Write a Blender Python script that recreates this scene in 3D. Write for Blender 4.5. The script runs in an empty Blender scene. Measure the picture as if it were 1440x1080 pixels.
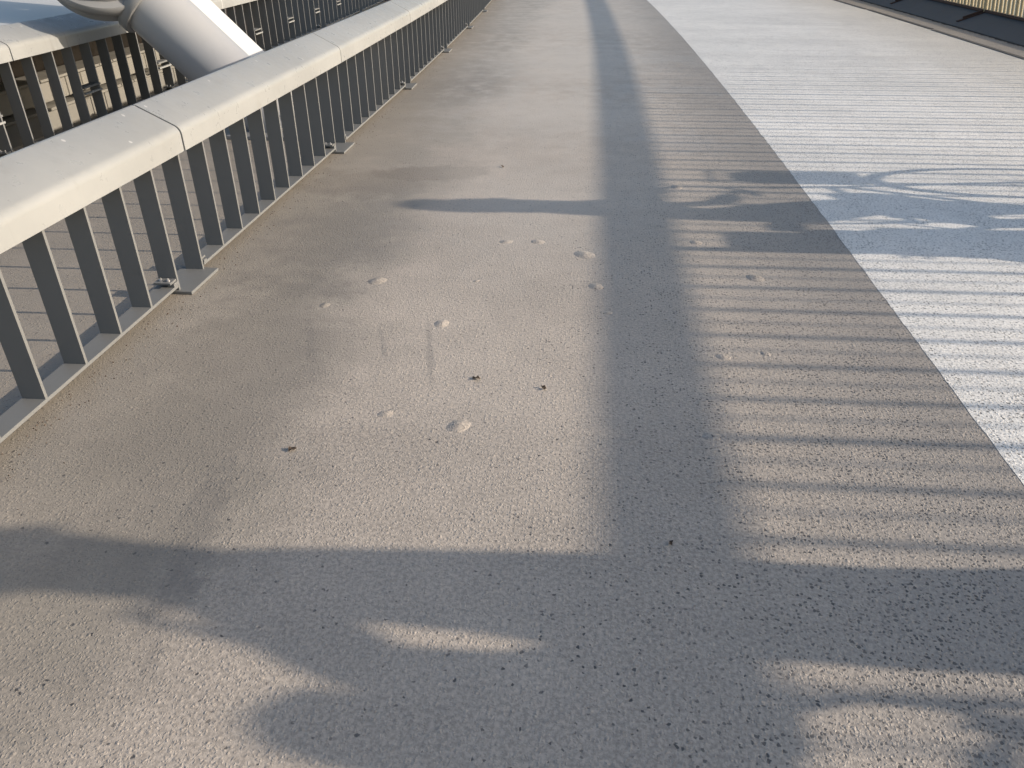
import bpy, bmesh, math, random
from mathutils import Vector, Matrix
random.seed(7)
S = bpy.context.scene
C = S.collection
R = math.radians

# ---------------------------------------------------------------- camera
PITCH, YAW, EYE = R(31.275), R(5.649), 1.5
cam = bpy.data.cameras.new('camera'); co = bpy.data.objects.new('camera', cam); C.objects.link(co)
co.location = (0, 0, EYE)
co.rotation_euler = (R(90) - PITCH, 0, YAW)
cam.sensor_width = 36.0; cam.lens = 36.0 * 1080 / 1440
cam.clip_start = 0.05; cam.clip_end = 6000
S.camera = co

# ---------------------------------------------------------------- sky, sun, exposure
SUN_EL, SUN_ROT = R(18.5), R(87.8)
w = bpy.data.worlds.new('World'); S.world = w; w.use_nodes = True
nt = w.node_tree; nt.nodes.clear()
sky = nt.nodes.new('ShaderNodeTexSky'); sky.sky_type = 'NISHITA'; sky.sun_disc = False
sky.sun_elevation = SUN_EL; sky.sun_rotation = SUN_ROT; sky.air_density = 1.0; sky.dust_density = 2.0
bg = nt.nodes.new('ShaderNodeBackground'); bg.inputs[1].default_value = 0.12
wo = nt.nodes.new('ShaderNodeOutputWorld')
nt.links.new(sky.outputs[0], bg.inputs[0]); nt.links.new(bg.outputs[0], wo.inputs[0])
sd = bpy.data.lights.new('sun', 'SUN'); so = bpy.data.objects.new('sun', sd); C.objects.link(so)
sd.energy = 4.0; sd.angle = R(0.53); sd.color = (1.0, 0.87, 0.72)
sundir = Vector((math.sin(SUN_ROT) * math.cos(SUN_EL), math.cos(SUN_ROT) * math.cos(SUN_EL), math.sin(SUN_EL)))
so.rotation_euler = sundir.to_track_quat('Z', 'Y').to_euler(); so.location = sundir * 60
vs = S.view_settings
vs.view_transform = 'Standard'; vs.look = 'None'; vs.gamma = 1; vs.exposure = 0.56; vs.use_curve_mapping = False

# ---------------------------------------------------------------- helpers
class MB:
    def __init__(s): s.v = []; s.f = []
    def add(s, vs, fs):
        n = len(s.v); s.v += [tuple(p) for p in vs]; s.f += [tuple(i + n for i in f) for f in fs]; return s
    def box(s, x0, x1, y0, y1, z0, z1, M=None):
        p = [Vector((x, y, z)) for z in (z0, z1) for y in (y0, y1) for x in (x0, x1)]
        if M: p = [M @ q for q in p]
        return s.add(p, [(0, 2, 3, 1), (4, 5, 7, 6), (0, 1, 5, 4), (2, 6, 7, 3), (0, 4, 6, 2), (1, 3, 7, 5)])
    def cbox(s, x0, x1, y0, y1, z0, z1, c, M=None):          # box whose four edges along z are chamfered
        pr = [(x0 + c, y0), (x1 - c, y0), (x1, y0 + c), (x1, y1 - c), (x1 - c, y1), (x0 + c, y1), (x0, y1 - c), (x0, y0 + c)]
        p = [Vector((x, y, z)) for z in (z0, z1) for x, y in pr]
        if M: p = [M @ q for q in p]
        n = 8
        return s.add(p, [tuple(reversed(range(n))), tuple(range(n, 2 * n))] + [(i, (i + 1) % n, n + (i + 1) % n, n + i) for i in range(n)])
    def prism_y(s, prof, y0, y1):                             # profile in xz extruded along y
        n = len(prof)
        p = [(x, y0, z) for x, z in prof] + [(x, y1, z) for x, z in prof]
        return s.add(p, [tuple(range(n)), tuple(reversed(range(n, 2 * n)))] + [(i, n + i, n + (i + 1) % n, (i + 1) % n) for i in range(n)])
    def tube(s, pts, r, n=10, close=False):
        pts = [Vector(p) for p in pts]; m = len(pts)
        rr = r if isinstance(r, (list, tuple)) else [r] * m
        rings = []; up = None
        for i, p in enumerate(pts):
            a = pts[(i - 1) % m] if (close or i > 0) else p
            b = pts[(i + 1) % m] if (close or i < m - 1) else p
            d = (b - a).normalized()
            if up is None:
                up = Vector((0, 0, 1)) if abs(d.z) < .9 else Vector((1, 0, 0))
            u = (up - d * up.dot(d)).normalized(); v = d.cross(u); up = u
            rings.append([p + (u * math.cos(2 * math.pi * k / n) + v * math.sin(2 * math.pi * k / n)) * rr[i] for k in range(n)])
        vsx = [q for rg in rings for q in rg]; fs = []
        for i in range(m if close else m - 1):
            j = (i + 1) % m
            for k in range(n):
                fs.append((i * n + k, i * n + (k + 1) % n, j * n + (k + 1) % n, j * n + k))
        if not close:
            fs.append(tuple(reversed(range(n)))); fs.append(tuple(range((m - 1) * n, m * n)))
        return s.add(vsx, fs)
    def lathe(s, prof, n=40, M=None):                         # profile (r, z) about z
        p = [Vector((r * math.cos(2 * math.pi * k / n), r * math.sin(2 * math.pi * k / n), z)) for r, z in prof for k in range(n)]
        if M: p = [M @ q for q in p]
        m = len(prof)
        fs = [(i * n + k, i * n + (k + 1) % n, (i + 1) * n + (k + 1) % n, (i + 1) * n + k) for i in range(m - 1) for k in range(n)]
        fs.append(tuple(reversed(range(n)))); fs.append(tuple(range((m - 1) * n, m * n)))
        return s.add(p, fs)
    def mesh(s, name, mat, smooth=None):
        me = bpy.data.meshes.new(name); me.from_pydata(s.v, [], s.f)
        bm = bmesh.new(); bm.from_mesh(me); bmesh.ops.recalc_face_normals(bm, faces=bm.faces); bm.to_mesh(me); bm.free()
        if mat: me.materials.append(mat)
        if smooth is not None:
            me.polygons.foreach_set('use_smooth', [True] * len(me.polygons))
            me.set_sharp_from_angle(angle=R(smooth))
        return me

def link(name, me, parent=None, loc=(0, 0, 0), rz=0, rot=None):
    o = bpy.data.objects.new(name, me); C.objects.link(o)
    o.location = loc; o.rotation_euler = rot if rot else (0, 0, rz)
    if parent: o.parent = parent
    return o
def tag(o, label=None, cat=None, group=None, kind=None):
    if label: o['label'] = label
    if cat: o['category'] = cat
    if group: o['group'] = group
    if kind: o['kind'] = kind
    return o
def bevel(me, w=.002, seg=1):
    bm = bmesh.new(); bm.from_mesh(me)
    es = [e for e in bm.edges if len(e.link_faces) == 2 and e.calc_face_angle(0) > R(35)]
    bmesh.ops.bevel(bm, geom=es, offset=w, segments=seg, affect='EDGES'); bm.to_mesh(me); bm.free(); return me

# the bridge bends gently to the left
def bend(y):
    t = min(max(0.0, y - 4), 60); b = -.0016 * t * t
    if y > 64: b -= .0032 * 60 * (y - 64)
    return b
def turn(y): return math.atan(.0032 * min(max(0.0, y - 4), 60))
def at(x, y, z=0): return (x + bend(y), y, z)

# ---------------------------------------------------------------- materials
class N:
    def __init__(s, name):
        s.m = bpy.data.materials.new(name); s.m.use_nodes = True; s.t = s.m.node_tree
        s.b = s.t.nodes['Principled BSDF']
    def n(s, typ, **k):
        x = s.t.nodes.new(typ)
        for a, v in k.items(): setattr(x, a, v)
        return x
    def l(s, a, b): s.t.links.new(a, b)
    def put(s, sock, v):
        if hasattr(v, 'is_linked') or isinstance(v, bpy.types.NodeSocket): s.l(v, sock)
        else: sock.default_value = v
    def math(s, op, a, b=0.0, c=None, clamp=False):
        x = s.n('ShaderNodeMath', operation=op, use_clamp=clamp); s.put(x.inputs[0], a); s.put(x.inputs[1], b)
        if c is not None: s.put(x.inputs[2], c)
        return x.outputs[0]
    def ramp(s, v, lo, hi, a=0.0, b=1.0):
        x = s.n('ShaderNodeMapRange', interpolation_type='SMOOTHSTEP'); x.clamp = True
        s.put(x.inputs[0], v); x.inputs[1].default_value = lo; x.inputs[2].default_value = hi
        x.inputs[3].default_value = a; x.inputs[4].default_value = b; return x.outputs[0]
    def noise(s, vec, scale, detail=2, rough=.5, dim='3D'):
        x = s.n('ShaderNodeTexNoise', noise_dimensions=dim); s.l(vec, x.inputs['Vector']); x.inputs['Scale'].default_value = scale
        x.inputs['Detail'].default_value = detail; x.inputs['Roughness'].default_value = rough; return x.outputs[0]
    def voro(s, vec, scale, feat='F1'):
        x = s.n('ShaderNodeTexVoronoi', feature=feat, voronoi_dimensions='2D'); s.l(vec, x.inputs['Vector']); x.inputs['Scale'].default_value = scale; return x
    def mix(s, f, a, b, mode='MIX'):
        x = s.n('ShaderNodeMix', data_type='RGBA', blend_type=mode); s.put(x.inputs[0], f)
        for sk, v in ((x.inputs[6], a), (x.inputs[7], b)):
            if isinstance(v, tuple): sk.default_value = (*v, 1) if len(v) == 3 else v
            else: s.l(v, sk)
        return x.outputs[2]
    def scale(s, vec, v, off=(0, 0, 0), rot=0):
        x = s.n('ShaderNodeMapping'); s.l(vec, x.inputs[0]); x.inputs['Scale'].default_value = v
        x.inputs['Location'].default_value = off; x.inputs['Rotation'].default_value = (0, 0, rot); return x.outputs[0]

def paint(name, col, rough=.45, spec=.5, var=.06, dirt=.15, metal=0.0, bump=.0):
    s = N(name); tc = s.n('ShaderNodeNewGeometry').outputs['Position']
    big = s.noise(tc, 2.3, 4, .6); fine = s.noise(tc, 60, 3, .6)
    v = s.math('ADD', s.math('MULTIPLY', big, var * 2), 1 - var)
    c = s.mix(1.0, col, s.n('ShaderNodeRGB').outputs[0], 'MULTIPLY')
    mul = s.n('ShaderNodeCombineColor'); 
    for i in range(3): s.l(v, mul.inputs[i])
    c = s.mix(1.0, col, mul.outputs[0], 'MULTIPLY')
    sp = s.math('MULTIPLY', s.ramp(s.noise(tc, 9, 5, .7), .55, .75), dirt)
    c = s.mix(sp, c, tuple(x * .55 for x in (col[0], col[1] * .95, col[2] * .85)))
    s.l(c, s.b.inputs['Base Color'])
    s.l(s.math('ADD', s.math('MULTIPLY', fine, .15), rough - .07), s.b.inputs['Roughness'])
    s.b.inputs['Specular IOR Level'].default_value = spec; s.b.inputs['Metallic'].default_value = metal
    if bump:
        bp = s.n('ShaderNodeBump'); bp.inputs['Strength'].default_value = bump; bp.inputs['Distance'].default_value = .002
        s.l(fine, bp.inputs['Height']); s.l(bp.outputs[0], s.b.inputs['Normal'])
    return s.m

def coated(name, base, lane=False):
    """anti-slip coating: resin over grit, worn pits, dirt along the railing"""
    s = N(name); P = s.n('ShaderNodeNewGeometry').outputs['Position']
    sep = s.n('ShaderNodeSeparateXYZ'); s.l(P, sep.inputs[0]); X, Y = sep.outputs[0], sep.outputs[1]
    # --- colour, large to small
    mott = s.noise(P, 1.1, 5, .62, '2D'); mid = s.noise(P, 7, 4, .6, '2D')
    band = s.noise(s.scale(P, (.12, .9, 1)), 1.0, 3, .6, '2D')
    fine = s.noise(P, 85, 3, .65, '2D')
    val = s.math('ADD', s.ramp(mott, .3, .7, -.055, .055), s.ramp(mid, .3, .7, -.03, .03))
    val = s.math('ADD', val, s.ramp(band, .35, .65, -.05, .05))
    val = s.math('ADD', val, s.ramp(fine, .25, .75, -.24, .20))
    val = s.math('ADD', val, 1.0)
    cc = s.n('ShaderNodeCombineColor')
    for i in range(3): s.l(val, cc.inputs[i])
    col = s.mix(1.0, base, cc.outputs[0], 'MULTIPLY')
    wob = s.math('MULTIPLY', s.math('SUBTRACT', s.noise(P, 1.6, 4, .6, '2D'), .5), .9)
    if not lane:
        # grey brown grime on the side of the railing
        xs = s.math('ADD', X, wob)
        g = s.math('MULTIPLY', s.ramp(xs, -.75, -1.3), s.ramp(s.noise(P, 2.2, 4, .6, '2D'), .2, .6, .55, 1.0))
        col = s.mix(s.math('MULTIPLY', g, .62), col, (.22, .20, .165))
        sand = s.math('MULTIPLY', s.ramp(s.math('ADD', X, s.math('MULTIPLY', wob, .22)), -1.60, -1.83), s.ramp(s.noise(P, 5, 4, .6, '2D'), .35, .6, .25, .9))
        col = s.mix(s.math('MULTIPLY', sand, .6), col, (.29, .255, .21))
        NZ = (s.noise(P, 4.5, 5, .65, '2D'), s.noise(P, 18, 3, .6, '2D'))
        # stains with an outline of their own
        def blot(cx, cy, ax, ay, rot, amt, colr, edge=.12, dis=.25, sc=6):
            nonlocal col
            q = s.n('ShaderNodeVectorMath', operation='SUBTRACT'); s.l(P, q.inputs[0]); q.inputs[1].default_value = (cx, cy, 0)
            q2 = s.scale(q.outputs[0], (1, 1, 1), rot=rot)
            q3 = s.scale(q2, (1 / ax, 1 / ay, 0))
            ln = s.n('ShaderNodeVectorMath', operation='LENGTH'); s.l(q3, ln.inputs[0])
            d = s.math('ADD', ln.outputs['Value'], s.math('MULTIPLY', s.math('SUBTRACT', NZ[0] if sc < 8 else NZ[1], .5), dis * 5))
            m = s.ramp(d, 1 + edge, 1 - edge)
            col = s.mix(s.math('MULTIPLY', m, amt), col, colr)
        br = (.185, .155, .12)
        blot(-1.05, 5.18, .42, .17, R(-12), .34, br, .22, .45)
        blot(-1.42, 4.95, .45, .30, R(-8), .38, br, .4, .4)
        blot(-1.35, 4.0, .35, .75, R(4), .35, (.15, .14, .125), .6, .5, 3)
        blot(-1.25, 2.3, .30, 1.1, R(-6), .3, (.16, .145, .125), .6, .5, 3)
        blot(-1.3, 8.6, .5, 1.5, 0, .3, (.17, .16, .145), .6, .5, 3)
        blot(-.60, 2.68, .012, .24, R(-12), .35, (.17, .16, .15), .5, .5, 20)
        blot(-.80, 2.72, .010, .16, R(-18), .3, (.17, .16, .15), .5, .5, 20)
        blot(-1.05, 1.55, .05, .34, R(-10), .34, (.15, .14, .13), .6, .5, 9)
        blot(-1.12, 2.75, .02, .3, R(-20), .25, (.17, .155, .14), .6, .5, 12)
        far_sheen = (.60, .565, .51)  # far deck's grazing sky sheen painted paler, plus a real pale patch
        blot(-.3, 7.2, .9, .9, 0, .40, far_sheen, .9, .5, 3); blot(-.2, 10.2, 1.1, 1.6, 0, .5, far_sheen, .9, .5, 3); blot(-.1, 14.5, 1.3, 2.4, 0, .5, far_sheen, .9, .5, 3)
        blot(-.1, 20, 1.6, 3.2, 0, .45, far_sheen, .9, .5, 3); blot(-.25, 4.6, .55, .8, 0, .22, far_sheen, .9, .5, 3)
        blot(.95, 10.4, .45, .35, 0, .35, (.45, .44, .42), .6, .5, 4)
        blot(.7, 8.4, .6, .22, 0, .3, (.45, .44, .42), .6, .5, 4)
        blot(.75, 6.2, .3, .3, 0, .3, (.42, .41, .4), .6, .6, 4)
        # worn darker strip beside the white lane
        wear = s.math('MULTIPLY', s.ramp(s.math('ADD', X, s.math('MULTIPLY', wob, .5)), .45, 1.3), .38)
        col = s.mix(wear, col, (.16, .155, .15))
        dens = s.ramp(s.math('ADD', X, s.math('MULTIPLY', wob, .6)), -.25, 1.25, .0, 1.0)
    else:
        dens = s.math('ADD', s.ramp(X, 4.4, 1.6, .55, .9), s.math('MULTIPLY', wob, .35))
        dirty = s.math('MULTIPLY', s.ramp(s.math('ADD', X, wob), 3.2, 5.4), .42)
        col = s.mix(dirty, col, (.46, .41, .33))
    # pits where the coating has come off the grit
    warp = s.n('ShaderNodeVectorMath', operation='ADD'); s.l(P, warp.inputs[0])
    wn = s.n('ShaderNodeTexNoise', noise_dimensions='2D'); s.l(P, wn.inputs['Vector']); wn.inputs['Scale'].default_value = 90
    ws = s.n('ShaderNodeVectorMath', operation='SCALE'); s.l(wn.outputs['Color'], ws.inputs[0]); ws.inputs['Scale'].default_value = .011
    s.l(ws.outputs[0], warp.inputs[1])
    v = s.voro(warp.outputs[0], 75)
    rnd = s.n('ShaderNodeSeparateColor'); s.l(v.outputs['Color'], rnd.inputs[0])
    keep = s.math('LESS_THAN', rnd.outputs[0], s.math('ADD', s.math('MULTIPLY', dens, .62 if lane else .78), .03))
    size = s.math('ADD', s.math('MULTIPLY', rnd.outputs[1], .26), .15)
    pit = s.math('MULTIPLY', s.math('MULTIPLY', s.math('SUBTRACT', size, v.outputs['Distance']), 9.0, clamp=True), keep)
    clump = s.ramp(s.noise(P, 5, 4, .65, '2D'), .35, .65, .55, 1.0)
    pit = s.math('MULTIPLY', pit, clump)
    col = s.mix(s.math('MULTIPLY', pit, .9), col, (.04, .04, .042))
    s.l(col, s.b.inputs['Base Color'])
    # --- relief: grit under the resin
    v2 = s.voro(warp.outputs[0], 120)
    r2 = s.n('ShaderNodeSeparateColor'); s.l(v2.outputs['Color'], r2.inputs[0])
    peb = s.math('MAXIMUM', s.math('SUBTRACT', s.math('MULTIPLY', r2.outputs[0], .62), v2.outputs['Distance']), 0.0)
    v3 = s.voro(P, 58)
    r3 = s.n('ShaderNodeSeparateColor'); s.l(v3.outputs['Color'], r3.inputs[0])
    peb3 = s.math('MAXIMUM', s.math('SUBTRACT', s.math('MULTIPLY', s.math('SUBTRACT', r3.outputs[0], .45), .75), v3.outputs['Distance']), 0.0)
    gn = s.noise(P, 210, 2, .55, '2D'); gl = s.noise(P, 30, 3, .6, '2D')
    hgt = s.math('ADD', s.math('MULTIPLY', peb, 1.7), s.math('MULTIPLY', gn, .40))
    hgt = s.math('ADD', hgt, s.math('MULTIPLY', peb3, 2.6))
    hgt = s.math('ADD', hgt, s.math('MULTIPLY', gl, .45))
    hgt = s.math('SUBTRACT', hgt, s.math('MULTIPLY', pit, .5))
    bp = s.n('ShaderNodeBump'); bp.inputs['Strength'].default_value = .52; bp.inputs['Distance'].default_value = .0028
    s.l(hgt, bp.inputs['Height']); s.l(bp.outputs[0], s.b.inputs['Normal'])
    s.l(s.ramp(fine, .3, .7, .38, .6), s.b.inputs['Roughness'])
    s.b.inputs['Specular IOR Level'].default_value = .7
    return s.m

M = {}
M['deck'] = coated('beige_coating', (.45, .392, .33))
M['lane'] = coated('white_coating', (.81, .785, .735), True)
def rail_material():
    s = N('pale_rail_paint'); P = s.n('ShaderNodeNewGeometry').outputs['Position']
    big = s.ramp(s.noise(P, 1.7, 5, .6), .3, .7, .93, 1.06); cc = s.n('ShaderNodeCombineColor')
    for i in range(3): s.l(big, cc.inputs[i])
    col = s.mix(1.0, (.30, .305, .298), cc.outputs[0], 'MULTIPLY')
    # grime runs down the front, hand rubbed patches, paint chips, fine scratches along the rail
    run = s.math('MULTIPLY', s.ramp(s.noise(s.scale(P, (.6, 22, 1.2)), 1.0, 3, .6), .54, .72), s.ramp(s.noise(P, 1.3, 3, .6), .45, .62, .03, .30))
    col = s.mix(run, col, (.16, .15, .135))
    rub = s.math('MULTIPLY', s.ramp(s.noise(P, 6, 5, .7), .56, .72), .26); col = s.mix(rub, col, (.20, .19, .17))
    scr = s.math('MULTIPLY', s.ramp(s.noise(s.scale(P, (260, 3.0, 260)), 1.0, 2, .5), .70, .76), s.ramp(s.noise(P, 2.6, 3, .6), .5, .65)); col = s.mix(s.math('MULTIPLY', scr, .5), col, (.52, .52, .5))
    v = s.voro(P, 9); rn = s.n('ShaderNodeSeparateColor'); s.l(v.outputs['Color'], rn.inputs[0])
    chip = s.math('MULTIPLY', s.math('LESS_THAN', s.math('ADD', v.outputs['Distance'], s.math('MULTIPLY', s.noise(P, 90, 2), .09)), .105), s.math('LESS_THAN', rn.outputs[0], .16))
    col = s.mix(s.math('MULTIPLY', chip, .8), col, (.56, .55, .53)); s.l(col, s.b.inputs['Base Color'])
    s.l(s.ramp(s.noise(P, 14, 4, .7), .3, .7, .26, .46), s.b.inputs['Roughness']); s.b.inputs['Specular IOR Level'].default_value = .55
    bp = s.n('ShaderNodeBump'); bp.inputs['Strength'].default_value = .25; bp.inputs['Distance'].default_value = .004
    s.l(s.noise(P, 3.5, 3, .5), bp.inputs['Height']); s.l(bp.outputs[0], s.b.inputs['Normal'])
    return s.m
M['rail'] = rail_material()
M['fin'] = paint('grey_fin_paint', (.175, .178, .176), .5, .4, .06, .2)
M['steel'] = paint('kerb_steel', (.10, .105, .112), .6, .4, .12, .5, bump=.3)
M['ochre'] = paint('ochre_paint', (.50, .41, .25), .55, .4, .12, .5)
M['rust'] = paint('rusty_steel', (.075, .045, .035), .75, .3, .2, .6, bump=.3)
M['slot'] = paint('drain_steel', (.10, .095, .088), .7, .3, .1, .4)
M['white'] = paint('white_tube_paint', (.60, .60, .59), .35, .5, .03, .05)
M['silver'] = paint('silver_tube_paint', (.33, .335, .345), .30, .5, .03, .08)
M['collar'] = paint('grey_collar_paint', (.24, .245, .25), .42, .5, .05, .2)
M['zinc'] = paint('zinc', (.6, .6, .6), .35, .5, .05, .1, metal=.8)
M['cream'] = paint('cream_panel', (.23, .22, .195), .55, .4, .06, .3)
M['soil'] = paint('brown_soil', (.10, .072, .052), .9, .2, .35, .8, bump=1.0)
M['stone'] = paint('brown_stone', (.095, .085, .078), .85, .2, .25, .7, bump=1.0)
M['black'] = paint('black_rubber', (.02, .02, .02), .7, .3)
M['under'] = paint('girder_paint', (.3, .3, .3), .6, .4)
M['debris'] = paint('dry_leaf', (.08, .06, .045), .85, .2, .3, .5)
def sheet_material():
    s = N('galvanised_sheet'); P = s.n('ShaderNodeNewGeometry').outputs['Position']
    # wavy reflection painted into the sheet: a pale line, greyer above it
    sep = s.n('ShaderNodeSeparateXYZ'); s.l(P, sep.inputs[0])
    wav = s.math('MULTIPLY', s.noise(s.scale(P, (0.2, 1.1, 0)), 1.3, 2, .4), 1.3)
    d = s.math('ADD', s.math('ADD', sep.outputs[0], wav), 4.62)
    line = s.math('MULTIPLY', s.ramp(s.math('ABSOLUTE', d), .08, .0), .5)
    up = s.ramp(d, .1, -.1)
    col = s.mix(s.math('MULTIPLY', up, .35), (.50, .50, .49), (.36, .375, .375))
    col = s.mix(line, col, (.66, .66, .64))
    st = s.math('MULTIPLY', s.ramp(s.noise(s.scale(P, (.6, 9, 1)), 1.5, 3, .6), .55, .75), .25)
    col = s.mix(st, col, (.6, .6, .6))
    s.l(col, s.b.inputs['Base Color']); s.b.inputs['Roughness'].default_value = .42
    return s.m
M['sheet'] = sheet_material()
def water_material():
    s = N('river_water'); P = s.n('ShaderNodeNewGeometry').outputs['Position']
    s.b.inputs['Base Color'].default_value = (.03, .045, .045, 1); s.b.inputs['Roughness'].default_value = .12
    bp = s.n('ShaderNodeBump'); bp.inputs['Distance'].default_value = .15
    s.l(s.noise(P, .8, 4, .6), bp.inputs['Height']); s.l(bp.outputs[0], s.b.inputs['Normal']); return s.m
M['water'] = water_material()

# ---------------------------------------------------------------- the setting
def strip(name, x0, x1, y0, y1, z, mat, thick=0, step=1.0, jag=0.0):
    b = MB(); n = int((y1 - y0) / step)
    rows = []
    for i in range(n + 1):
        y = y0 + (y1 - y0) * i / n
        j = random.uniform(-jag, jag)
        rows.append([(x0 + bend(y) + (j if jag < .01 else 0), y, z), (x1 + bend(y) + j, y, z)])
    vs_ = [p for r in rows for p in r]
    fs = [(2 * i, 2 * i + 1, 2 * i + 3, 2 * i + 2) for i in range(n)]
    if thick:
        m = len(vs_); vs_ += [(x, y, zz - thick) for x, y, zz in vs_]
        fs += [(m + 2 * i, m + 2 * i + 2, m + 2 * i + 3, m + 2 * i + 1) for i in range(n)]
        fs += [(2 * i, 2 * i + 2, m + 2 * i + 2, m + 2 * i) for i in range(n)]
        fs += [(2 * i + 1, m + 2 * i + 1, m + 2 * i + 3, 2 * i + 3) for i in range(n)]
        fs += [(0, m, m + 1, 1), (2 * n, 2 * n + 1, m + 2 * n + 1, m + 2 * n)]
    b.add(vs_, fs); return b.mesh(name, mat)

wt = link('river', MB().add([(-3000, -3000, -9), (3000, -3000, -9), (3000, 3000, -9), (-3000, 3000, -9)], [(0, 1, 2, 3)]).mesh('river', M['water']))
tag(wt, kind='structure')
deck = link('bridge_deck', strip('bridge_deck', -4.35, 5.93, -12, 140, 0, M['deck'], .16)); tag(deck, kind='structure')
gird = link('bridge_girder', strip('bridge_girder', -9.0, 6.9, -12, 140, -.62, M['under'], 1.4)); tag(gird, kind='structure')
soil = link('soil_bed', strip('soil_bed', -8.9, -4.352, -12, 140, -.30, M['soil'], .3)); tag(soil, kind='structure')
lane = link('cycle_lane', strip('cycle_lane', 1.39, 5.36, -12, 140, .001, M['lane'], 0, .06, .0028)); tag(lane, kind='structure')

# sloping steel kerb under the right hand railing
b = MB(); K = .36
def kerb_prof(j): return [(5.925, -.02), (5.925 + j, .012), (6.47, .012 + .545 * K), (6.56, .012 + .545 * K), (6.56, -.02)]
n = 260; y0, y1 = -12, 66; vv = []
for i in range(n + 1):
    y = y0 + (y1 - y0) * i / n
    for x, z in kerb_prof(random.uniform(-.012, .012)): vv.append((x + bend(y), y, z))
fs = []
for i in range(n):
    for k in range(5): fs.append((i * 5 + k, i * 5 + (k + 1) % 5, (i + 1) * 5 + (k + 1) % 5, (i + 1) * 5 + k))
kerb = link('kerb', b.add(vv, fs).mesh('kerb', M['steel'])); tag(kerb, kind='structure')
b = MB(); vv = []
# crumbling dark sealant where the coating meets the kerb
for i in range(521):
    y = -2 + 30 * i / 520
    vv += [(5.88 + bend(y) + random.uniform(-.03, .02), y, .004), (5.9265 + bend(y), y, .006)]
sl = link('sealant_joint', b.add(vv, [(2 * i, 2 * i + 1, 2 * i + 3, 2 * i + 2) for i in range(520)]).mesh('sealant_joint', M['black']), kerb)

# blisters in the coating
def dome(r, h, seed):
    rnd = random.Random(seed); n, m = 14, 6; v = []; f = []
    for i in range(m + 1):
        t = i / m
        for k in range(n):
            a = 2 * math.pi * k / n; rr = r * t * (1 + .12 * math.sin(2 * a + seed) + .05 * rnd.uniform(-1, 1))
            v.append((rr * math.cos(a), rr * math.sin(a), h * (1 - t * t) ** 1.7 * (1 + .06 * rnd.uniform(-1, 1)) - (.0015 if i == m else 0)))
    for i in range(m):
        for k in range(n): f.append((i * n + k, i * n + (k + 1) % n, (i + 1) * n + (k + 1) % n, (i + 1) * n + k))
    return MB().add(v, f).mesh('blister', M['deck'], 80)
for i, (x, y, r) in enumerate([(-.984, 3.348, .040), (-.42, 3.93, .030), (-.251, 3.947, .032), (.005, 3.786, .048), (.066, 3.385, .034), (-.595, 2.928, .032),
        (-.399, 2.162, .037), (-.668, 2.211, .024), (.463, 2.183, .026), (.576, 2.747, .025), (.837, 3.563, .040), (.583, 5.022, .040), (-1.154, 3.059, .022),
        (-.508, 3.395, .014), (.121, 3.105, .016), (.75, 2.79, .018), (.60, 4.02, .03)]):
    link('blister', dome(r * 1.25, r * .21, i), deck, (x, y, 0))

# slot drain covers between the lane and the kerb
dm = MB().box(-.034, .034, -1.475, 1.475, -.01, .0085).mesh('drain_cover', M['slot'])
for k in range(12):
    y = -3.2 + 3.08 * k
    o = link('drain_cover', dm, None, at(5.40 + .012 * (-1) ** k, y), turn(y))
    tag(o, 'long narrow dark drain cover set between white lane and steel kerb', 'drain cover', 'slot drain covers in a row beside the kerb')

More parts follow.
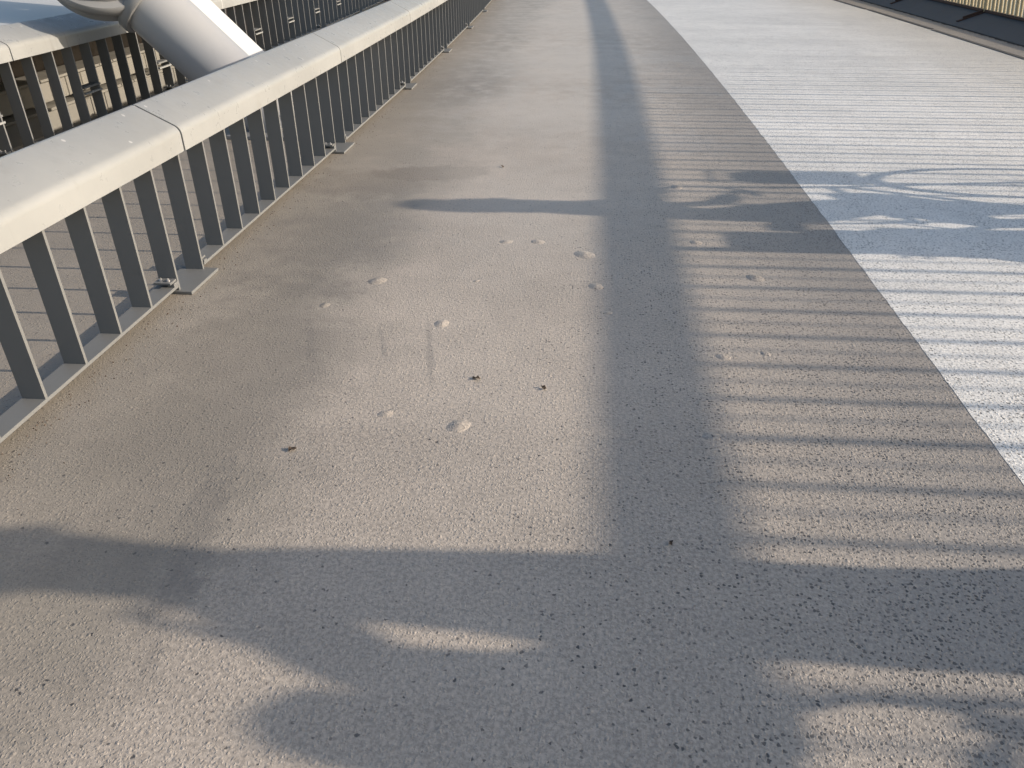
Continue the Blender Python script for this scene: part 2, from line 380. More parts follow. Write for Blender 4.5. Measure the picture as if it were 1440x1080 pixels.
# ---------------------------------------------------------------- the railings on the left
PROF = [(.036, 0), (.036, .072)]
for k in range(1, 7):                                   # rounded front shoulder
    a = R(90 - k * 69 / 6); PROF.append((-.010 + .046 * math.sin(a), .072 + .046 * math.cos(a)))
PROF += [(-.150, .195), (-.166, .197), (-.180, .188), (-.186, .172), (-.186, .105), (-.130, .052), (-.130, 0)]
SEC = 2.5; FD = .088; FT = .0065
def railing(name, X, label, first, last, mirror, cross, fin_top, zoff=0.0):
    root = link(name, None); root.empty_display_size = .2; root.location = (X, first, 0)
    tag(root, label, 'railing')
    mx = -1 if mirror else 1
    def P(x, y, z): return (x + bend(y) - 0, y - first, z)
    hx = -FD if mirror else 0.0
    hr = bevel(MB().prism_y([(mx * x + hx, z) for x, z in PROF], -SEC / 2 + .005, SEC / 2 - .005).mesh('handrail', M['rail'], 40), .0015)
    hr.polygons.foreach_set('use_smooth', [True] * len(hr.polygons)); hr.set_sharp_from_angle(angle=R(40))
    core = MB().prism_y([(mx * x * .9 + hx - mx * .004, z * .94 + .004) for x, z in PROF], -.02, .02).mesh('joint_sleeve', M['black'])
    fin = MB().box(-FD, 0, -FT, FT, .0445, fin_top + .03).mesh('baluster', M['fin'])
    post = MB().box(-FD, 0, -FT, FT, .0145, fin_top + .03).mesh('post', M['fin'])
    low = bevel(MB().box(-FD - .002, .002, -1.115, 1.115, .031, .045).mesh('bottom_rail', M['fin']), .0015)
    plate = bevel(MB().box(-FD - .03 if not mirror else -FD - .07, .066 if not mirror else .03, -.145, .145, .0005, .0155).mesh('base_plate', M['fin']), .002)
    br = bevel(MB().box(-FD + .004, -.002, -.065, -.008, .064, .074).box(-.03, .003, -.045, -.0068, .0458, .0628).mesh('bracket', M['fin']), .001)
    br2 = bevel(MB().box(-FD + .004, -.004, .008, .05, .060, .070).box(-.03, .008, .0068, .035, .0462, .058).mesh('bracket', M['fin']), .001)
    bolt = MB().lathe([(.0085, 0), (.0085, .006), (.004, .008), (.004, .014)], 8).mesh('bolt', M['zinc'])
    tie = MB().box(-FD + .01, -.002, -.125 + FT, .125 - FT, -.007, .007).mesh('tie_bar', M['fin'])
    tiew = MB().box(-.018, .003, -.125 + FT, .125 - FT, -.007, .007).mesh('tie_bar', M['rail'])
    k = 0
    nsec = int((last - first) / SEC)
    for sct in range(nsec):
        yb = first + sct * SEC                           # the post on the far side of the joint
        yc = yb + SEC / 2
        link('handrail', hr, root, P(0, yc, fin_top), turn(yc))
        link('joint_sleeve', core, root, P(0, yb, fin_top), turn(yb))
        link('post', post, root, P(0, yb, 0), turn(yb)); link('post', post, root, P(0, yb - .25, 0), turn(yb))
        pl = link('base_plate', plate, root, P(0, yb - .125, 0), turn(yb))
        if yb < 9:
            for q in (-.05, .03): link('bolt', bolt, pl, (-.112 if not mirror else .02, q, .0157))
        link('bottom_rail', low, root, P(0, yb + 1.125, 0), turn(yc))
        if yb < 14:
            bb = link('bracket', br, root, P(0, yb - .25, 0), turn(yb)); link('bracket', br2, root, P(0, yb, 0), turn(yb))
            for q in (-.024, -.058): link('bolt', bolt, bb, (q, -.04, .0742))
        for j in range(1, 9):
            y = yb + .25 * j
            link('baluster', fin, root, P(0, y, 0), turn(y))
        if cross:
            for yy in (yb + cross, yb + cross + 1.25):
                for zz in (.268, .312):
                    link('tie_bar', tie if zz > .3 else tiew, root, P(0, yy, zz), turn(yy))
    return root
FIN_TOP = .592
railing('near_railing'.replace('near_', 'metal_'), -1.866, 'pale metal railing standing on the walkway coating with its bolted base plates', 3.375 - 5 * SEC, 60, False, 0, FIN_TOP)
railing('metal_railing', -4.1, 'matching railing with paired tie bars, behind the white inclined tube', 5.43 - 5 * SEC, 60, False, .875 + .03, .637)

# ---------------------------------------------------------------- inclined tube with collar between the railings
t0 = Vector((-3.4, 6.30, .888)); AX = Vector((.40, .0, -.393)).normalized()      # down the tube
NX = Vector((-AX.z, 0, AX.x))                            # up, away from the tube
foot_pt = t0 + AX * (t0.z / -AX.z)
def frame_at(p, ax):
    return Matrix.Translation(p) @ ax.to_track_quat('Z', 'Y').to_matrix().to_4x4()
anc = link('cable_strut', None, None, foot_pt); tag(anc, 'white inclined steel tube with grey bolted collar rising between the two railings', 'strut')
inv = Matrix.Translation(-foot_pt)
def rel(o): o.parent = anc; o.matrix_parent_inverse = inv; return o
Mf = frame_at(t0, AX)
Lc = -.10; LT = 1.27
rel(link('tube', MB().lathe([(.235, Lc - .05), (.235, LT - .24), (.235, LT - .02)], 64, Mf).mesh('tube', M['silver'], 40)))
rel(link('collar', MB().lathe([(.22, Lc - .02), (.268, Lc - .02), (.275, Lc - .01), (.275, Lc + .05), (.268, Lc + .06), (.22, Lc + .06)], 72, Mf).mesh('collar', M['collar'], 40)))
DR = Vector((-3.72, 6.22, 1.27)); DA = Vector((.36, -.66, .66)).normalized(); Md = frame_at(DR, DA)
dr = rel(link('drum', MB().lathe([(.30, -.22), (.40, -.22), (.415, -.205), (.415, -.13), (.395, -.12), (.395, -.105), (.45, -.095), (.458, -.085), (.458, -.02), (.448, -.008), (.40, .0), (.395, .055), (.385, .065), (.33, .07)], 80, Md).mesh('drum', M['collar'], 40)))
rel(link('end_cap', MB().lathe([(.20, .066), (.30, .071), (.30, .10), (.29, .112), (.02, .116)], 64, Md).mesh('end_cap', M['collar'], 40)))
for k in range(12):
    a = 2 * math.pi * k / 12 + .2
    rel(link('bolt', MB().lathe([(.026, 0), (.026, .02), (.014, .022), (.014, .05)], 6, Md @ Matrix.Translation((.345, 0, .0705)) if False else Md @ Matrix.Translation((.345 * math.cos(a), .345 * math.sin(a), .0705))).mesh('bolt', M['zinc'])))
# web plate and flat flange beside the tube
def slab(name, y0, y1, p0, p1, s0, s1, mat, bev=.004):
    Mx = Matrix(((0, NX.x, AX.x, 0), (1, 0, 0, 0), (0, NX.z, AX.z, 0), (0, 0, 0, 1)))
    return rel(link(name, bevel(MB().box(y0, y1, p0, p1, s0, s1, Matrix.Translation(t0) @ Mx).mesh(name, mat), bev)))
slab('web_plate', .20, .385, -.03, .02, -.40, LT - .1, M['collar'])
slab('flange_box', .345, .70, .021, .10, -1.9, LT + .12, M['white'], .012)
ft = bevel(MB().box(-.36, .36, -.36, .86, .0005, .03).mesh('foot_plate', M['collar']), .004)
link('foot_plate', ft, anc)
bt = MB().lathe([(.02, 0), (.02, .02), (.01, .022), (.01, .05)], 6).mesh('bolt', M['zinc'])
for sx in (-.31, .31):
    for sy in (-.31, .25, .80): link('bolt', bt, anc, (sx, sy, .0305))

# ---------------------------------------------------------------- sheet covered housing beyond the second railing
hs = link('anchor_housing', None, None, (-5.5, 5, -.3)); tag(hs, 'long low housing with streaked grey sheet top and cream side panels behind railing', 'housing')
def hpart(name, bm, mat, bev=0, sm=None):
    me = bm.mesh(name, mat, sm)
    if bev: bevel(me, bev)
    o = link(name, me, hs); o.matrix_parent_inverse = Matrix.Translation((5.5, -5, .3)); return o
for k in range(5):
    ya = -2.36 + 2.5 * k
    hpart('cover_sheet', MB().add([(-4.32, ya, .825), (-4.32, ya + 2.494, .825), (-5.4, ya + 2.494, .90), (-6.9, ya + 2.494, .98), (-6.9, ya, .98), (-5.4, ya, .90),
          (-4.32, ya, .805), (-4.32, ya + 2.494, .805), (-5.4, ya + 2.494, .88), (-6.9, ya + 2.494, .96), (-6.9, ya, .96), (-5.4, ya, .88)],
          [(0, 1, 2, 5), (5, 2, 3, 4), (6, 11, 8, 7), (11, 10, 9, 8), (0, 6, 7, 1), (3, 9, 10, 4), (0, 5, 11, 6), (5, 4, 10, 11), (1, 7, 8, 2), (2, 8, 9, 3)]), M['sheet'])
hpart('back_wall', MB().box(-5.6, -5.32, -2.4, 10.2, -.2995, .70), M['stone'])
for k in range(21):
    ya = -2.36 + .6 * k
    hpart('side_panel', MB().box(-5.3, -5.06, ya, ya + .575, .02, .21), M['cream'], .006)
    hpart('side_panel', MB().box(-5.3, -5.02, ya + .22, ya + .795, -.2995, -.045), M['cream'], .006)
hpart('ledge', MB().box(-5.3, -4.96, -2.4, 10.2, -.0295, -.005), M['cream'], .003)
hpart('ledge', MB().box(-5.3, -4.99, -2.4, 10.2, .2115, .235), M['cream'], .003)
rr = random.Random(3)
for k in range(16):
    x, y, r = rr.uniform(-4.85, -4.42), 3.5 + 4.8 * k / 16 + rr.uniform(-.1, .1), rr.uniform(.02, .055)
    me = MB().mesh('x', None); bm = bmesh.new(); bmesh.ops.create_icosphere(bm, subdivisions=1, radius=r)
    for v in bm.verts: v.co *= rr.uniform(.7, 1.2); v.co.z *= .6
    bm.to_mesh(me); bm.free(); me.materials.append(M['stone'])
    tag(link('rubble_stone', me, None, (x, y, -.3 + r * .4), rr.uniform(0, 3)), 'small brown stone lying on the soil behind second railing', 'stone', 'rubble stones on the soil bed')

# ---------------------------------------------------------------- ochre railing on the right
rb = link('ochre_railing', None, None, (6.42, -3, .2)); tag(rb, 'ochre slatted railing leaning inward on the sloping steel kerb', 'railing')
ZB, ZT, LEAN = .235, 1.95, .30
def rp(x, y, z): return (x - 6.42 + bend(y), y + 3, z - .2)
tilt = -math.atan(LEAN / (ZT - ZB)); LN = math.hypot(LEAN, ZT - ZB)
thick = MB().cbox(-.025, .025, -.0155, .0155, 0, LN, .007).mesh('slat', M['ochre'], 60)
thin = MB().cbox(-.02, .02, -.0065, .0065, 0, LN, .003).mesh('slat', M['ochre'], 60)
pst = MB().cbox(-.03, .03, -.02, .02, -.10, LN, .008).mesh('post', M['ochre'], 60)
hnd = bevel(MB().box(-.07, .07, -1.499, 1.499, -.056, .056).mesh('handrail', M['ochre']), .012, 2)
bot = bevel(MB().box(-.03, .03, -1.499, 1.499, -.02, .02).mesh('bottom_rail', M['rust']), .004)
ang = math.atan(K)
foot = bevel(MB().box(-.43, .03, -.035, .035, .0, .016).box(-.34, .02, -.008, .008, .0165, .05).mesh('foot_bracket', M['rust']), .003)
y = -3.0 + .0
for s_ in range(11):
    yp = -3.6 + 3.0 * s_
    link('post', pst, rb, rp(6.42, yp, ZB - .01), 0, (0, tilt, turn(yp)))
    link('foot_bracket', foot, rb, rp(6.43, yp, .012 + .505 * K + .0015), 0, (0, -ang, turn(yp)))
    yc = yp + 1.5
    link('handrail', hnd, rb, rp(6.42 - LEAN, yc, ZT + .002), turn(yc))
    link('bottom_rail', bot, rb, rp(6.425, yc, ZB - .02), turn(yc))
    for j in range(1, 24):
        yy = yp + .125 * j
        link('slat', thick if j % 2 == 0 else thin, rb, rp(6.42, yy, ZB - .0), 0, (0, tilt, turn(yy)))

# ---------------------------------------------------------------- people and bicycles beside the frame (their shadows cross the walkway)
SK = paint('skin', (.42, .26, .19), .5); HAIR = paint('hair', (.03, .02, .015), .6)
def cloth(n, c): return paint(n, c, .85, .2, .1, .1, bump=.4)
def figure(name, J, bones, mats, loc, label, hair, hands, head):
    """J: joint -> (x, y, z, r); bones: (a, b, material index)"""
    bm = bmesh.new(); lay = bm.verts.layers.skin.verify(); V = {}
    for k, (x, y_, z, r) in J.items():
        v = bm.verts.new((x, y_, z)); rx = r if isinstance(r, tuple) else (r, r)
        v[lay].radius = rx; v[lay].use_root = (k == 'pelvis'); V[k] = v
    for a, b_, _ in bones: bm.edges.new((V[a], V[b_]))
    me = bpy.data.meshes.new('body_skeleton'); bm.to_mesh(me); bm.free()
    o = bpy.data.objects.new('tmp_body', me); C.objects.link(o)
    o.modifiers.new('s', 'SKIN').use_smooth_shade = True
    sb = o.modifiers.new('u', 'SUBSURF'); sb.levels = 2; sb.render_levels = 2
    ev = o.evaluated_get(bpy.context.evaluated_depsgraph_get()); em = bpy.data.meshes.new_from_object(ev)
    bpy.data.objects.remove(o)
    fm = MB(); nose = []
    # fingers: four curled fingers and a thumb per hand
    for (wr, kn, curl) in hands:
        wr, kn, curl = Vector(wr), Vector(kn), Vector(curl)
        d = (kn - wr).normalized(); side = d.cross(curl).normalized()
        for q in range(4):
            off = side * (.021 * (q - 1.5)); L = (.034, .040, .038, .029)[q]
            p0 = wr + d * .055 + off; p1 = kn + off; p2 = p1 + (d * .6 + curl * .8).normalized() * L; p3 = p2 + (curl - d * .35).normalized() * L * .8
            fm.tube([p0, p1, p2, p3], [.0105, .0098, .0088, .007], 7)
        p0 = wr + d * .025 - side * .02; p1 = p0 + (d * .6 - side * .7).normalized() * .04; p2 = p1 + (d * .7 + curl * .5).normalized() * .035
        fm.tube([p0, p1, p2], [.013, .011, .008], 7)
    # face: nose, ears, brow
    hc, fwd = Vector(head[0]), Vector(head[1]).normalized(); r = head[2]
    sd_ = fwd.cross(Vector((0, 0, 1))).normalized(); upv = sd_.cross(fwd)
    fm.tube([hc + fwd * r * .86 + upv * r * .05, hc + fwd * r * 1.1 - upv * r * .25, hc + fwd * r * .9 - upv * r * .33], [.010, .016, .010], 8)
    for sg in (-1, 1):
        e = hc + sd_ * sg * r * .82 - upv * r * .1
        fm.tube([e + upv * .03, e + sd_ * sg * .012 - fwd * .008, e - upv * .03], [.008, .012, .007], 7)
    n0 = len(em.polygons)
    bm = bmesh.new(); bm.from_mesh(em)
    vs2 = [bm.verts.new(p) for p in fm.v]
    ex = [bm.faces.new([vs2[i] for i in f]) for f in fm.f]
    for f in ex: f.smooth = True; f.material_index = 0
    segs = [(Vector(J[a][:3]), Vector(J[b_][:3]), mi) for a, b_, mi in bones]
    exs = set(ex)
    for f in bm.faces:
        if f in exs: continue
        c = f.calc_center_median(); best = 1e9
        for a, b_, mi in segs:
            ab = b_ - a; t = max(0, min(1, (c - a).dot(ab) / ab.length_squared)); dd = (c - a - ab * t).length
            if dd < best: best = dd; f.material_index = mi
        f.smooth = True
    bm.to_mesh(em); bm.free(); em.materials.clear()
    for m_ in mats: em.materials.append(m_)
    em.name = 'person'
    p = link(name, em, None, loc); tag(p, label, 'person')
    # hair cap and eyes, mouth
    hb = bmesh.new(); bmesh.ops.create_uvsphere(hb, u_segments=20, v_segments=14, radius=1)
    for v in list(hb.verts):
        q = v.co
        if q.y > .25 and q.z < .55 or q.z < -.45: hb.verts.remove(v)
    for v in hb.verts: v.co = Vector((v.co.x * r * .98, v.co.y * r * 1.1, v.co.z * r * 1.12)) * (1 + .03 * random.uniform(-1, 1))
    hm = bpy.data.meshes.new('hair'); hb.to_mesh(hm); hb.free(); hm.materials.append(hair)
    hm.polygons.foreach_set('use_smooth', [True] * len(hm.polygons))
    ho = link('hair', hm, p, hc + upv * r * .12 - fwd * r * .06, 0, (0, 0, math.atan2(-fwd.x, fwd.y)))
    sol = ho.modifiers.new('t', 'SOLIDIFY'); sol.thickness = .015
    for sg in (-1, 1):
        link('eye', MB().lathe([(.002, -.006), (.011, -.003), (.011, .003), (.002, .006)], 10, frame_at(Vector(), fwd)).mesh('eye', M['black']), p, hc + fwd * r * .9 + sd_ * sg * r * .36 + upv * r * .08)
    link('mouth', MB().tube([(sd_ * -.024), fwd * .006, sd_ * .024], .005, 6).mesh('mouth', cloth('lip', (.3, .1, .09))), p, hc + fwd * r * .86 - upv * r * .52)
    return p

# adult walking beside the cyclist
J = dict(pelvis=(0, -.04, .95, .205), belly=(0, -.01, 1.10, .165), chest=(0, -.03, 1.29, .175), neckb=(0, .0, 1.45, .115), neck=(0, .0, 1.535, .11), jaw=(0, .03, 1.60, .118), head=(0, .0, 1.69, .15), top=(0, -.01, 1.76, .12),
         shl=(-.19, -.01, 1.405, .07), ell=(-.25, -.33, 1.17, .062), wrl=(-.21, -.13, .94, .036), hal=(-.20, -.09, .91, .028),
         shr=(.19, -.01, 1.405, .07), elr=(.25, -.17, 1.13, .05), wrr=(.24, .0, .97, .034), har=(.235, .045, .94, .028),
         hil=(-.095, -.03, .82, .16), knl=(-.10, .08, .49, .12), anl=(-.10, .04, .09, .05), tol=(-.11, .20, .035, .035),
         hir=(.095, -.05, .82, .16), knr=(.10, -.08, .49, .12), anr=(.10, -.16, .10, .05), tor=(.11, -.02, .035, .035))
B_ = [('pelvis', 'belly', 1), ('belly', 'chest', 1), ('chest', 'neckb', 1), ('neckb', 'neck', 0), ('neck', 'jaw', 0), ('jaw', 'head', 0), ('head', 'top', 0),
      ('chest', 'shl', 1), ('shl', 'ell', 1), ('ell', 'wrl', 1), ('wrl', 'hal', 0), ('chest', 'shr', 1), ('shr', 'elr', 1), ('elr', 'wrr', 1), ('wrr', 'har', 0),
      ('pelvis', 'hil', 2), ('hil', 'knl', 2), ('knl', 'anl', 2), ('anl', 'tol', 3), ('pelvis', 'hir', 2), ('hir', 'knr', 2), ('knr', 'anr', 2), ('anr', 'tor', 3)]
figure('person', J, B_, [SK, cloth('navy_jacket', (.03, .04, .08)), cloth('dark_trousers', (.04, .04, .045)), cloth('white_shoe', (.5, .5, .48))], (3.4, 1.57, .004),
       'person in navy jacket and dark trousers walking on the white lane beside a child', HAIR,
       [((-.20, -.11, .92), (-.197, -.07, .87), (0, -.5, -1)), ((.235, .03, .95), (.232, .075, .90), (-.6, -.3, -.5))], ((0, .02, 1.675), (0, 1, -.08), .13))

bag = link('shadow_bag', bevel(MB().box(-.06, .06, -.11, .11, 0, .22).mesh('shadow_bag', cloth('bag_canvas', (.06, .05, .04))), .03, 3), None, (3.16, 1.245, .985))  # bag added out of view to fill out the adult's cast shadow
tag(bag, 'unseen dark canvas bag added behind the walking adult to fill the shadow', 'bag')
link('strap', MB().tube([(.0, .02, .20), (.10, .17, .47), (.24, .27, .49), (.36, .25, .42), (.28, .10, .33), (.0, -.02, .20)], .012, 6).mesh('strap', M['black']), bag)
link('flap', bevel(MB().box(-.066, .066, -.112, .112, .10, .224).mesh('flap', cloth('bag_flap', (.07, .06, .05))), .03, 3), bag)

def wheel(r, name, parent, loc, tyre=.02):
    wo_ = link('wheel', MB().tube([(0, (r - .035) * math.cos(2 * math.pi * k / 40), (r - .035) * math.sin(2 * math.pi * k / 40)) for k in range(40)], .010, 8, True).mesh('wheel', M['zinc'], 60), parent, loc)
    link('tyre', MB().tube([(0, (r - tyre) * math.cos(2 * math.pi * k / 48), (r - tyre) * math.sin(2 * math.pi * k / 48)) for k in range(48)], tyre, 10, True).mesh('tyre', M['black'], 60), wo_)
    sp = MB()
    for k in range(28):
        a = 2 * math.pi * k / 28
        sp.tube([((-1) ** k * .03, .02 * math.cos(a + .8), .02 * math.sin(a + .8)), (0, (r - .04) * math.cos(a), (r - .04) * math.sin(a))], .0011, 4)
    sp.tube([(-.05, 0, 0), (.05, 0, 0)], .022, 12)
    link('spokes', sp.mesh('spokes', M['zinc']), wo_)
def bicycle(loc, sc, r, wb, colr, label, saddle, bar, basket=False, seat=False):
    """y is forward, origin under the bottom bracket"""
    root = link('bicycle', None, None, loc); tag(root, label, 'bicycle')
    m = paint('frame_paint', colr, .35, .5)
    ry, fy = -wb * .41, wb * .59
    wheel(r, 'w', root, (0, ry, r)); wheel(r, 'w', root, (0, fy, r))
    sy, sz = saddle; by, bz = bar
    bb = Vector((0, 0, r - .06)); st = Vector((0, sy + .03, sz - .16)); hd = Vector((0, by + .03, bz - .14)); hd2 = Vector((0, by + .075, bz - .30))
    f = MB(); f.tube([bb, st], .016); f.tube([hd, hd2], .019); f.tube([st - Vector((0, 0, .1)), hd2 + Vector((0, 0, .03))], .014); f.tube([bb, hd2], .017)
    for sx in (-.045, .045):
        f.tube([bb + Vector((sx * .6, 0, 0)), (sx, ry, r)], .009); f.tube([st - Vector((0, 0, .06)), (sx, ry, r)], .008)
    link('frame', f.mesh('frame', m, 50), root)
    fk = MB()
    for sx in (-.05, .05): fk.tube([hd2, hd2 + Vector((sx, .01, -.03)), (sx, fy - .03, r + .1), (sx, fy, r)], .010)
    link('fork', fk.mesh('fork', m, 50), root)
    link('handlebar', MB().tube([(-.29, by - .14, bz - .01), (-.26, by - .03, bz), (-.1, by + .02, bz), (.1, by + .02, bz), (.26, by - .03, bz), (.29, by - .14, bz - .01)], .0125).tube([(0, by + .02, bz), hd], .014).mesh('handlebar', M['zinc'], 50), root)
    s_ = MB().tube([(0, sy - .13, sz + .01), (0, sy - .05, sz + .005), (0, sy + .05, sz), (0, sy + .14, sz)], [.075, .085, .045, .02], 14)
    s_.v = [(x, y_, sz + (z - sz) * .35) for x, y_, z in s_.v]
    link('saddle', s_.mesh('saddle', M['black'], 50), root); link('seat_post', MB().tube([st, (0, sy, sz - .02)], .013).mesh('seat_post', M['zinc'], 50), root)
    ck = MB().tube([(-.06, 0, bb.z), (.06, 0, bb.z)], .02)
    ck.tube([(.07, 0, bb.z), (.075, .14, bb.z - .09)], .010).tube([(-.07, 0, bb.z), (-.075, -.14, bb.z + .09)], .010)
    ck.lathe([(.09, -.003), (.09, .003)], 28, Matrix.Translation((.06, 0, bb.z)) @ Matrix.Rotation(math.pi / 2, 4, 'Y'))
    link('crank', ck.mesh('crank', M['collar'], 50), root)
    for sg, yy, zz in ((1, .14, -.09), (-1, -.14, .09)):
        link('pedal', MB().box(sg * .08, sg * .16, yy - .04, yy + .04, bb.z + zz - .012, bb.z + zz + .012).mesh('pedal', M['black']), root)
    if basket:
        link('frame_shadow_bag', bevel(MB().add([(x, y_, z) for x in (-.035, .035) for y_, z in ((.06, .38), (.40, .70), (.36, .80), (-.10, .70))], [(0, 1, 2, 3), (7, 6, 5, 4), (0, 4, 5, 1), (1, 5, 6, 2), (2, 6, 7, 3), (3, 7, 4, 0)]).mesh('frame_shadow_bag', cloth('frame_bag_cloth', (.04, .04, .05))), .012, 2), root)  # unseen bag added to thicken the bicycle's cast shadow
        k = MB(); yb, zb = fy + .02, 2 * r + .06
        for z in (zb, zb + .12, zb + .22): k.tube([(-.17, yb - .13, z), (.17, yb - .13, z), (.17, yb + .15, z), (-.17, yb + .15, z)], .006, 6, True)
        for q in range(8):
            for x in (-.17, .17): k.tube([(x, yb - .13 + .04 * q, zb), (x, yb - .13 + .04 * q, zb + .22)], .004, 5)
            for y_ in (yb - .13, yb + .15): k.tube([(-.17 + .0486 * q, y_, zb), (-.17 + .0486 * q, y_, zb + .22)], .004, 5)
        k.box(-.168, .168, yb - .128, yb + .148, zb - .004, zb + .004)
        link('basket', k.mesh('basket', M['collar']), root)
        link('bag', bevel(MB().box(-.15, .15, yb - .115, yb + .13, zb + .006, zb + .19).mesh('bag', cloth('bag_cloth', (.1, .05, .03))), .03, 3), root)
    if seat:
        k = MB(); k.box(-.16, .16, ry - .16, ry + .16, 2 * r + .10, 2 * r + .16); k.box(-.16, .16, ry - .2, ry - .15, 2 * r + .1601, 2 * r + .50)
        for sg in (-1, 1): k.box(sg * .165 - .01, sg * .165 + .01, ry - .19, ry + .10, 2 * r + .08, 2 * r + .30)
        for sg in (-1, 1): link('pannier', bevel(MB().box(sg * .15 - .06, sg * .15 + .06, ry - .22, ry + .20, .33, .72).mesh('pannier', cloth('pannier_cloth', (.05, .06, .07))), .03, 2), root)
        link('child_seat', bevel(k.mesh('child_seat', M['collar']), .02, 2), root)
        rk = MB()
        for sx in (-.06, .06): rk.tube([(sx, ry + .2, 2 * r + .04), (sx, ry - .25, 2 * r + .04)], .007); rk.tube([(sx, ry, r), (sx, ry - .1, 2 * r + .04)], .006)
        link('rack', rk.mesh('rack', M['collar']), root)
    return root

def rider(loc, label, mats, hip, sh, hd_, hand, bbz, hair, k=1.0):
    hy, hz = hip; sy, sz = sh; ny, nz = hd_; ay, az = hand
    ey, ez = (sy + ay) / 2 - .02, (sz + az) / 2 - .09 * k
    J = dict(pelvis=(0, hy, hz, (.15 * k, .12 * k)), belly=(0, hy + (sy - hy) * .42, hz + (sz - hz) * .42, (.14 * k, .115 * k)), chest=(0, hy + (sy - hy) * .85, hz + (sz - hz) * .80, (.145 * k, .14 * k)),
             neckb=(0, sy + .01, sz + .03 * k, .145 * k), neck=(0, sy + (ny - sy) * .5, sz + (nz - sz) * .45, .135 * k), jaw=(0, ny + .01, nz - .06 * k, .135 * k), head=(0, ny, nz + .01, .150 * k), top=(0, ny - .01, nz + .05 * k, .115 * k))
    B2 = [('pelvis', 'belly', 1), ('belly', 'chest', 1), ('chest', 'neckb', 1), ('neckb', 'neck', 0), ('neck', 'jaw', 0), ('jaw', 'head', 0), ('head', 'top', 0)]
    hands = []
    for sg, tag_ in ((-1, 'l'), (1, 'r')):
        J['sh' + tag_] = (sg * .175 * k, sy, sz - .02, .058 * k); J['el' + tag_] = (sg * .27 * k, ey, ez, .042 * k)
        J['wr' + tag_] = (sg * .275, ay - .05, az + .035, .029 * k); J['ha' + tag_] = (sg * .275, ay + .0, az + .035, .026 * k)
        B2 += [('chest', 'sh' + tag_, 1), ('sh' + tag_, 'el' + tag_, 1), ('el' + tag_, 'wr' + tag_, 1), ('wr' + tag_, 'ha' + tag_, 0)]
        hands.append(((sg * .275, ay - .02, az + .035), (sg * .275, ay + .05, az + .03), (0, .15, -1)))
        py, pz = (.14, bbz - .09) if sg > 0 else (-.14, bbz + .09)
        fy_, fz = py - .02, pz + .06
        mid = Vector((0, (hy + fy_) / 2, (hz + fz) / 2)); dd = Vector((0, fy_ - hy, fz - hz)); L = .45 * k
        bend_ = math.sqrt(max(.001, L * L - (dd.length / 2) ** 2)); nrm = Vector((0, -dd.z, dd.y)).normalized()
        kn = mid + nrm * bend_
        J['hi' + tag_] = (sg * .09 * k, hy + .03, hz - .05 * k, .13 * k); J['kn' + tag_] = (sg * .11 * k, kn.y, kn.z, .105 * k)
        J['an' + tag_] = (sg * .11, fy_ - .05, fz + .03, .075 * k); J['to' + tag_] = (sg * .12, fy_ + .10, fz - .01, .036 * k)
        B2 += [('pelvis', 'hi' + tag_, 2), ('hi' + tag_, 'kn' + tag_, 2), ('kn' + tag_, 'an' + tag_, 2), ('an' + tag_, 'to' + tag_, 3)]
    return figure('person', J, B2, mats, loc, label, hair, hands, ((0, ny + .01, nz), (0, 1, -.1), .128 * k))

# adult cyclist further along the white lane
CX, CY = 3.9, 4.70
bicycle((CX, CY, .004), 1, .345, 1.15, (.03, .05, .09), 'dark blue bicycle with front basket and rear child seat ridden on the white lane', (-.22, .92), (.44, 1.05), True, True)
rider((CX, CY, .004), 'person in green jacket riding the dark blue bicycle upright', [SK, cloth('green_jacket', (.04, .09, .06)), cloth('jeans', (.05, .07, .13)), cloth('black_shoe', (.02, .02, .02))],
      (-.12, 1.00), (.0, 1.36), (.0, 1.525), (.33, 1.06), .285, HAIR)
# child cyclist next to the walking adult
bicycle((3.4, .93, .004), 1, .29, .92, (.35, .03, .03), 'small red bicycle ridden by a child beside the walking adult', (-.20, .70), (.33, .88))
rider((3.4, .93, .004), 'person in yellow shirt riding the small red bicycle', [SK, cloth('yellow_shirt', (.5, .35, .05)), cloth('grey_shorts', (.15, .15, .16)), cloth('red_shoe', (.3, .03, .03))],
      (-.17, .76), (.10, 1.07), (.22, 1.235), (.26, .89), .23, paint('brown_hair', (.09, .05, .03), .6), .8)

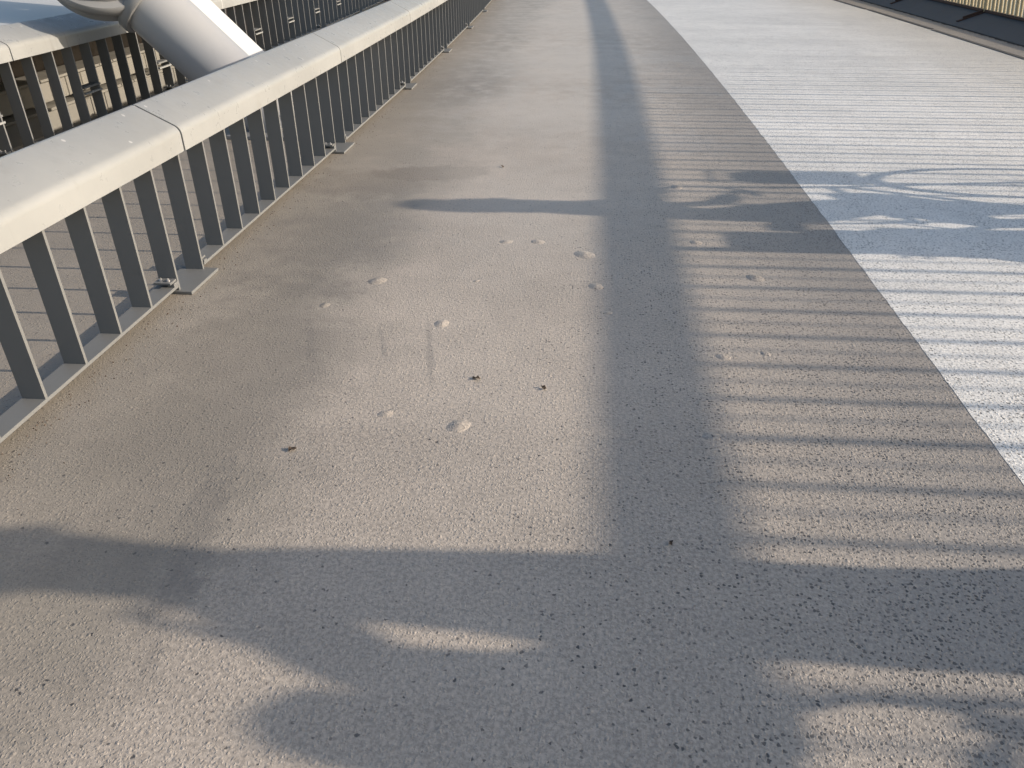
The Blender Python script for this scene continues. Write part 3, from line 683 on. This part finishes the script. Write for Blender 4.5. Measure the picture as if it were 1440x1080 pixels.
# ---------------------------------------------------------------- bits of dry leaf on the coating
def scrap(x, y, r, seed, label):
    rn = random.Random(seed); b = MB(); n = 9
    vs_ = [(0, 0, .004)]
    for k in range(n):
        a = 2 * math.pi * k / n; q = r * rn.uniform(.35, 1.1); vs_.append((q * math.cos(a), q * math.sin(a) * .8, rn.uniform(.001, .009)))
    up2 = vs_ + [(x_, y_, z_ + .0012) for x_, y_, z_ in vs_]
    fs = [(0, 1 + (k + 1) % n, 1 + k) for k in range(n)] + [(n + 1, n + 2 + k, n + 2 + (k + 1) % n) for k in range(n)] + [(1 + k, 1 + (k + 1) % n, n + 2 + (k + 1) % n, n + 2 + k) for k in range(n)]
    o = link('leaf_scrap', b.add(up2, fs).mesh('leaf_scrap', M['debris']), None, (x, y, .001), rn.uniform(0, 6)); tag(o, label, 'leaf', 'scraps of dry leaf on the walkway')
scrap(-.381, 2.48, .020, 1, 'ragged flat scrap of dry leaf lying just beyond the biggest blister')
scrap(-.121, 2.434, .013, 2, 'tiny upright dark leaf scrap right of the ragged flat one')
scrap(-.925, 1.968, .017, 3, 'dark leaf scrap alone near the wide head shadow')
scrap(.284, 1.642, .011, 4, 'dark speck of leaf in the shaded handrail band')
scrap(-.597, 5.374, .016, 5, 'dark leaf scrap beyond the narrow head shadow')

# ---------------------------------------------------------------- grit swept against the railing foot and the kerb
b = MB(); rg = random.Random(11)
for k in range(900):
    y = 1.6 + 12 * rg.random() ** 1.6
    x = (-1.86 + abs(rg.gauss(0, .07))) if k % 3 else (5.86 - abs(rg.gauss(0, .05)))
    r = rg.uniform(.0012, .0042); a = rg.uniform(0, 6)
    pts = [(r * math.cos(a + q * 2.1) * rg.uniform(.6, 1.3), r * math.sin(a + q * 2.1) * rg.uniform(.6, 1.3), 0) for q in range(3)] + [(0, 0, r * rg.uniform(.6, 1.2))]
    b.add([(x + bend(y) + p[0], y + p[1], p[2] + .0004) for p in pts], [(0, 1, 2), (0, 3, 1), (1, 3, 2), (2, 3, 0)])
gr = link('grit', b.mesh('grit', M['soil'])); tag(gr, 'loose dark grit swept against the railing foot and the kerb', 'grit', kind='stuff')
